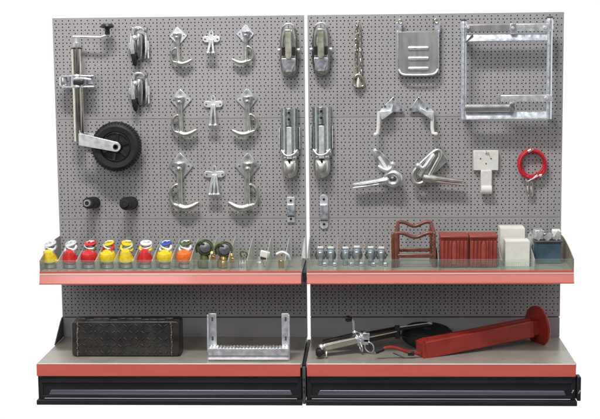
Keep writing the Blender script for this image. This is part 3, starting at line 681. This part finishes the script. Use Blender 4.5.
fitting('cluster of small silver fittings with a green ring, right of the filters', 244, 0)
fitting('small silver fitting with a cream block in a clear tray', 263, 1)
fitting('bent silver fitting on a brass foot in a clear tray', 283, 2)

# ---- right shelf: six latches
g = 'small blue zinc toggle latches in three compartments'
t = thing('toggle_latch', 'toggle latch at the left end of the right shelf, beside the gap', 'latch', V(sx_(320.5, .2), -.2, ZT), g); O = t.location.copy()
b = MB().lathe(L(0, 0), (0, 0, 1), [(.008, 0), (.011, .002), (.011, .024), (.014, .028), (.015, .055), (.012, .062)], 16).build('body', 'toggle', t)
MB().box(L(0, 17.3, 0), (.023, .016, .008)).build('top_cap', 'white', t, .002)
MB().box(L(0, 9, 3.5), (.014, .008, .034)).build('lever', 'zinc', t, .002)
MB().tube([L(-3.5, 6, 1), L(-5, 10, 1), L(-3.5, 14, 1)], .0025, 8).build('side_wire', 'dgrey', t); MB().tube([L(3.5, 6, 1), L(5, 10, 1), L(3.5, 14, 1)], .0025, 8).build('side_wire', 'dgrey', t)
b = MB().box(L(4.5, 2.0, 8), (.016, .014, .015)).build('foot', 'zinc', t, .003)
for u_, lb in ((331, 'toggle latch in the first compartment, right one of its pair'), (345.5, 'toggle latch in the second compartment, left one of its pair'), (357, 'toggle latch in the second compartment, right one of its pair'),
               (371, 'toggle latch in the third compartment, left one of its pair'), (381.5, 'toggle latch beside the brown red frame, third compartment')):
    dup(t, V(sx_(u_, .2), -.2, ZT), lb, (1, 1, 1+random.uniform(-.03, .03)), rz=(0, 0, random.uniform(-.3, .3)))

# ---- brown red frames
t = thing('canister_holder', 'brown red double frame with wavy top rails, right of the toggle latches', 'rack', V(sx_(415, .2), -.2, ZT))
def wavy(d, u0, u1, vt, mm_='rust'):
    a, c = px(u0, vt, d), px(u1, vt, d); z = (a.z+c.z)/2; n = 24
    b = MB().tube([V(a.x+(c.x-a.x)*i/n, -d, z-.008*(1-math.cos(2*math.pi*min(1, max(0, (i/n-.12)/.76)))) ) for i in range(n+1)], .007, 12)
    b.build('wavy_rail', mm_, t)
    for xx in (a.x, c.x): MB().box((xx, -d, (z+ZT)/2), (.0115, .018, z-ZT+.006)).build('upright', mm_, t, .003)
    MB().box(((a.x+c.x)/2, -d, ZT+.045), (c.x-a.x-.01, .012, .014)).build('cross_bar', mm_, t, .003)
    return a, c, z
A = wavy(.12, 398, 431, 222); B = wavy(.26, 396, 434.5, 233)
for k in (0, 1):
    MB().bar(V(A[k].x, -.12, A[2]-.002), V(B[k].x, -.26, B[2]-.002), .012, .012, (0, 0, 1)).build('side_rail', 'rust', t, .003)
    MB().bar(V(A[k].x, -.12, ZT+.01), V(B[k].x, -.26, ZT+.01), .012, .014, (0, 0, 1)).build('side_rail', 'rust', t, .003)
MB().box((B[0].x-.012, -.25, (B[2]+ZT)/2), (.012, .03, B[2]-ZT)).build('side_plate', 'rust', t, .003)
MB().tube([V(B[1].x+.004, -.24, ZT), V(B[1].x+.008, -.24, ZT+.05), V(B[1].x-.002, -.24, ZT+.09)], .006, 8, smooth=1).build('catch', 'rust', t)

# ---- red bins
def bin_(label, u0, u1, vt):
    d = .27; a, c = px(u0, vt, d), px(u1, vt, d); h = a.z-ZT; x = (a.x+c.x)/2; W = c.x-a.x
    t = thing('ribbed_bin', label, 'box', V(x, -d+.05, ZT), 'pair of red ribbed plastic boxes')
    MB().box((x, -d+.05, ZT+h/2), (W-.004, .098, h)).build('body', 'redplast', t, .004)
    r = MB()
    for f in (-.40, -.27, -.13, .13, .27, .40): r.box((x+f*W, -d-.001, ZT+h*.45), (.008, .008, h*.80))
    r.build('ribs', 'redplast', t, .003)
    MB().lathe((x, -d-.001, ZT+h*.12), (0, 0, 1), [(.0, 0), (.010, 0), (.010, h*.62), (.005, h*.72), (0, h*.74)], 16).build('spine', 'redplast', t)
    MB().box((x, -d+.0475, ZT+h-.004), (W-.001, .108, .010)).build('rim', 'redplast', t, .003)
bin_('left red ribbed plastic box beside the brown red frame', 440, 468.8, 236)
bin_('right red ribbed plastic box beside the white boxes', 469.4, 498, 236)

# ---- white boxes
def cbox(label, u0, u1, vt, d, dep):
    a, c = px(u0, vt, d), px(u1, vt, d); h = a.z-ZT; x = (a.x+c.x)/2; W = c.x-a.x
    t = thing('white_box', label, 'box', V(x, -d+dep/2, ZT), 'white cardboard boxes')
    MB().box((x, -d+dep/2, ZT+h/2), (W, dep, h)).build('carton', 'cream', t, .0012)
    MB().box((x, -d+dep/2, ZT+h+.0008), (W-.002, dep-.003, .0014)).build('lid_flap', 'cream', t)
    MB().box((x, -d+dep*.75, ZT+h+.0018), (W*.98, .0012, .0006)).build('lid_seam', 'scuff', t)
cbox('taller white cardboard box standing at the back', 500.5, 525, 228.5, .14, .09)
cbox('white cardboard box standing in front of the taller one', 505.5, 529.8, 241.5, .25, .08)

# ---- teal box and bags
a, c = px(535, 241, .19), px(562, 241, .19); h = a.z-ZT
t = thing('blue_box', 'dark steel blue open box at the right end of the shelf', 'box', V((a.x+c.x)/2, -.15, ZT))
MB().box(((a.x+c.x)/2, -.148, ZT+h/2-.003), (c.x-a.x-.004, .078, h-.008)).build('box_body', 'teal', t, .002)
MB().box(((a.x+c.x)/2, -.148, ZT+h-.003), (c.x-a.x+.006, .088, .007)).build('rim', 'dgrey', t, .002)
xb = (a.x+c.x)/2
for lb, dx, w_, h_, m_, rz in (('crumpled clear parcel with silver end, lying left on the blue box', -.034, .03, .04, 'zincw', .25), ('blue parcel lying in the middle on the blue box', 0., .036, .028, 'bluezinc', -.05), ('pale pink parcel lying right on the blue box', .034, .028, .038, 'cream', -.2)):
    t = thing('wrapped_parcel', lb, 'parcel', V(xb+dx, -.15, ZT+h), 'small wrapped parcels on the blue box')
    MB().box((xb+dx, -.15, ZT+h+h_/2+.001), (w_+.003, .055, h_-.004), Matrix.Rotation(rz*.3, 3, 'Z')).build('content', m_, t, .002)
    MB().bar(V(xb+dx-w_*.3, -.181, ZT+h+.004), V(xb+dx+w_*.35, -.181, ZT+h+h_*.9), w_*.6, .0015, (0, 1, 0)).build('film_fold', 'zincw', t)
q = px(532, 240, .17)
t = thing('plastic_bag', 'crumpled olive tinted clear bag behind the blue box edge', 'bag', V(q.x, -.13, ZT))
b = MB().sph((q.x, -.13, ZT+.055), .5, (.034, .06, .11), 14)
for v in b.bm.verts: v.co += V(random.uniform(-.006, .006), random.uniform(-.006, .006), random.uniform(-.006, .006) if v.co.z > ZT+.02 else 0)
b.build('film', 'bag', t); MB().lathe((q.x, -.13, ZT), (0, 0, 1), [(.010, 0), (.012, .03), (.008, .07), (0, .075)], 12).build('content', 'lime', t)

# ================================================================== base shelf goods
ZB0 = ZB+.0005
# black tread box
d = .345; a, c = px(71.5, 358, d), px(180, 358, d); h = px(80, 321.5, d).z-ZB0; x = (a.x+c.x)/2; W = c.x-a.x; dep = .10
t = thing('rubber_tool_box', 'black diamond tread tool box lying on the left base shelf', 'tool box', V(x, -d+dep/2, ZB0))
rp = roundrect(a.x, c.x, ZB0, ZB0+h, .013)
MB().rings([[V(X_, -d+.006, Z_) for X_, Z_ in [(x+(p-x)*.985, (ZB0+h/2)+(q_-ZB0-h/2)*.96) for p, q_ in rp]], [V(p, -d+.016, q_) for p, q_ in rp], [V(p, -d+dep, q_) for p, q_ in rp]]).build('body', 'mat', t, .003)
b = MB()
for i in range(17):
    for j in range(5):
        xx = a.x+.03+i*(W-.06)/16; zz = ZB0+.018+j*(h-.034)/4
        s_ = 1 if (i+j) % 2 else -1
        b.bar(V(xx-.0055, -d+.0050, zz-s_*.0045), V(xx+.0055, -d+.0050, zz+s_*.0045), .0032, .0035)
b.build('tread_pattern', 'tread', t, .001)
for u_ in (77.5, 171.5):
    p = px(u_, 340, d); b = MB()
    for i in range(15): b.box((p.x+random.uniform(-.0015, .0015)+(.004*(i/14-.5) if u_ < 100 else 0), -d+.002, ZB0+.008+i*(h-.018)/14), (random.uniform(.003, .0055), .006, (h-.018)/14*random.uniform(.7, 1.05)))
    b.build('side_strap', 'scuff', t, .001)
b = MB()
for i in range(12): b.box((a.x+.04+(W-.08)*i/11, -d+.03, ZB0+h+.001), ((W-.08)/11*1.02, .02, .006+.010*random.random()))
b.build('lid_edge', 'mat', t, .003)

# galvanised ramp bracket
d = .40; a, c = px(208.5, 359, d), px(288.5, 359, d); x0, x1 = a.x, c.x; zt = px(250, 348.5, d).z
t = thing('step_bracket', 'galvanised U shaped step bracket standing on the left base shelf', 'bracket', V((x0+x1)/2, -d, ZB0))
b = MB().box(((x0+x1)/2, -d, (ZB0+zt)/2), (x1-x0, .004, zt-ZB0)).box(((x0+x1)/2, -d+.0225, zt-.002), (x1-x0, .043, .004)).box(((x0+x1)/2, -d+.045, (ZB0+zt)/2), (x1-x0, .004, zt-ZB0))
b.box(((x0+x1)/2, -d-.006, ZB0+.008), (x1-x0, .012, .003)).build('tread', 'zincw', t, .001)
b = MB()
for i in range(24):
    for j in range(2): b.bar(V(x0+.008+i*(x1-x0-.016)/23, -d+.006+j*.02, zt), V(x0+.008+i*(x1-x0-.016)/23, -d+.014+j*.02, zt+.0042), .005, .003, (0, 0, 1))
b.build('grip_teeth', 'galv', t)
MB().box(((x0+x1)/2, -d-.0035, ZB0+.0185), (x1-x0, .003, .0022)).build('seam', 'teal', t)
zup = px(250, 313.5, .36).z
for s_, xx in ((-1, x0-.002), (1, x1+.002)):
    pr = [(-d, ZB0), (-d, zt+.01), (-d+.012, zt+.06), (-d+.018, zup), (-d+.045, zup), (-d+.050, ZB0)]
    ck = MB().prism([V(xx-.0025, y, z) for y, z in pr], .005, (1, 0, 0)).build('side_cheek', 'galv', t, .001)
    fx = xx+(-s_)*.014
    f = MB().box((fx, -d+.047, (zt+zup)/2), (.030, .004, zup-zt-.002)).build('flange', 'zincw', ck, .001)
    for zz in (zup-.022, zup-.096): MB().box((fx, -d+.0442, zz), (.007, .002, .016)).build('slot', 'dgrey', ck, .003)

# black lying jockey wheel
t = thing('jockey_wheel', 'black jockey wheel lying on the right base shelf behind the red leg', 'jockey wheel', px(345, 350, .3))
t.location.z = ZB0
P0 = px(323, 347, .33); P1 = px(364, 337.5, .27); P2 = px(398, 331, .20); rr_ = .0195
n1 = (P1-P0).normalized(); n2 = (P2-P1).normalized()
MB().lathe(P0, n1, [(.012, 0), (.0175, .002), (.0185, .008), (.0185, (P1-P0).length)], 28).build('tube', 'chrome', t)
MB().lathe(P0+V(0, .012, .012), n1, [(.008, 0), (.013, .003), (.013, (P1-P0).length)], 20).build('dark_reflection_bar', 'plastic', t)  # black bar stands in for the dark reflection on the chrome tube
MB().lathe(P1, n2, [(.019, 0), (.0195, .002), (.0195, (P2-P1).length), (0, (P2-P1).length)], 28).build('outer_tube', 'plastic', t)
MB().cyl(P1+V(0, -.021, .002), P2+V(0, -.021, .004), .0036).build('rod', 'chrome', t)
MB().lathe(P0-n1*.016, n1, [(.004, 0), (.012, .002), (.014, .010), (.010, .018)], 16).build('end_cap', 'zincw', t)
cr = MB().tube([P0-n1*.006, P0+V(-.006, -.022, -.008), P0+V(.002, -.03, -.022)], .005, 10, smooth=1).cyl(P0+V(.012, -.03, -.02), P0+V(.016, -.03, -.02), .012).build('crank', 'zincw', t)
kc = px(319, 352.5, .37)
MB().lathe(kc+V(-.012, 0, 0), (1, .2, 0), [(.0, 0), (.012, .001), (.0175, .007), (.0175, .018), (.010, .024), (.006, .034)], 24).build('knob', 'plastic', cr)
s0 = px(354, 334, .27); s1 = px(353.5, 324, .27); s2 = px(349, 318.5, .28)
st = MB().tube([s0, s1, s1+V(-.002, 0, .012), s2+V(.01, 0, 0)], .005, 10, smooth=1).sph(s0+V(.003, 0, .006), .012).build('lock_lever', 'zincw', t)
MB().lathe(s2+V(-.014, 0, .002), (1, 0, -.25), [(0, 0), (.010, .002), (.0125, .010), (.010, .022), (.005, .026)], 20).build('lever_knob', 'plastic', st)
cl = MB()
for f in (.80, .90, 1.0): cl.lathe(P0.lerp(P1, f)-n1*.004, n1, [(.018, 0), (.027, .001), (.028, .006), (.027, .011), (.018, .012)], 24)
cl.box(P1+V(.008, -.022, .006), (.026, .012, .034)).box(P1+V(.0, -.022, -.012), (.034, .012, .02)); cl = cl.build('clamp', 'galv', t, .001)
MB().torus(P1+V(-.012, -.03, -.03), (1, .3, .2), .018, .003, 20, 8).build('pin_ring', 'zinc', cl); MB().torus(P1+V(.02, -.025, -.032), (.6, 1, .2), .02, .0026, 20, 8).build('pin_ring', 'zinc', cl)
wc = px(427, 336, .14); wc.z = ZB0+.042
ty = MB().lathe(wc-V(0, 0, .03), (0.05, -.10, 1), [(.055, .004), (.085, .0), (.098, .012), (.102, .028), (.098, .044), (.085, .055), (.058, .052)], 48).build('tyre', 'rubber', t)
MB().lathe(wc-V(0, 0, .022), (.05, -.10, 1), [(.0, 0), (.058, 0), (.058, .040), (.05, .036), (.02, .034), (.018, .046), (0, .046)], 36).build('rim', 'plastic', t)
f0 = P2-n2*.01; 
MB().bar(f0+V(0, 0, .008), wc+V(.01, -.02, .045), .042, .006, (0, 0, 1)).bar(f0+V(0, 0, -.01), wc+V(.0, -.02, -.03), .042, .006, (0, 0, 1)).box(f0+V(.006, 0, -.002), (.02, .045, .045)).build('fork', 'plastic', t, .002)
MB().tube([f0+V(0, -.012, .017), wc+V(.004, -.034, .052)], .0022, 8).build('fork_edge', 'zincw', t)
MB().lathe(wc+V(.01, -.02, .045), (0, 0, 1), [(.010, 0), (.010, .006), (.006, .010), (0, .010)], 12).build('axle_bolt', 'zincw', t)

# red landing leg
t = thing('landing_leg', 'long red square landing leg with round foot and crank', 'support leg', px(424, 357, .34)); t.location.z = ZB0
A0 = px(422.5, 348.8, .33); B0 = px(530, 327.5, .12); ax = (B0-A0).normalized()
hw = .033
b = MB().bar(A0, B0, hw*2, hw*2, (0, 0, 1)).build('tube', 'redpaint', t, .004)
MB().bar(A0-ax*.012, A0+ax*.002, hw*1.86, hw*1.86, (0, 0, 1)).build('end_plate', 'redpaint', t, .003)
MB().bar(A0+ax*.02+V(0, 0, hw+.002), B0+V(0, 0, hw+.001), .018, .005, (0, 0, 1)).build('top_rib', 'redpaint', t, .001)
MB().tube([A0+ax*.004+V(0, 0, 0)+q for q in [V(0, -hw-.001, -hw), V(0, -hw-.001, hw), V(0, hw, hw+.001)]], .0028, 8).build('weld_bead', 'redpaint', t)
MB().bar(B0, B0+ax*.03, hw*1.7, hw*1.7, (0, 0, 1)).build('neck', 'redpaint', t, .003)
dn = V(.88, .46, .06).normalized()
MB().lathe(B0+ax*.026, dn, [(0, 0), (.045, 0), (.078, .003), (.080, .006), (.080, .012), (.078, .014), (.03, .010), (0, .010)], 48).build('foot_plate', 'redpaint', t)
c0 = A0-ax*.010+V(0, -.015, -.012)
ck = MB().tube([c0, px(409, 352.5, .36), px(402, 350, .365), px(392, 346.5, .37), px(383, 348.5, .375), px(380, 350, .375)], .0062, 10, smooth=2).build('crank', 'redpaint', t)
MB().lathe(px(384, 348.8, .375), px(375, 352.3, .375)-px(384, 348.8, .375), [(.0075, 0), (.0085, .002), (.0085, .032), (.006, .034)], 16).build('crank_grip', 'rubber', ck)
MB().box(px(411, 353.5, .36), (.024, .016, .016)).build('crank_pin', 'plastic', ck, .003)
MB().tube([px(393, 353, .36), px(403, 357, .36), px(412, 360.5, .37)], .0022, 8).build('safety_wire', 'dgrey', ck)
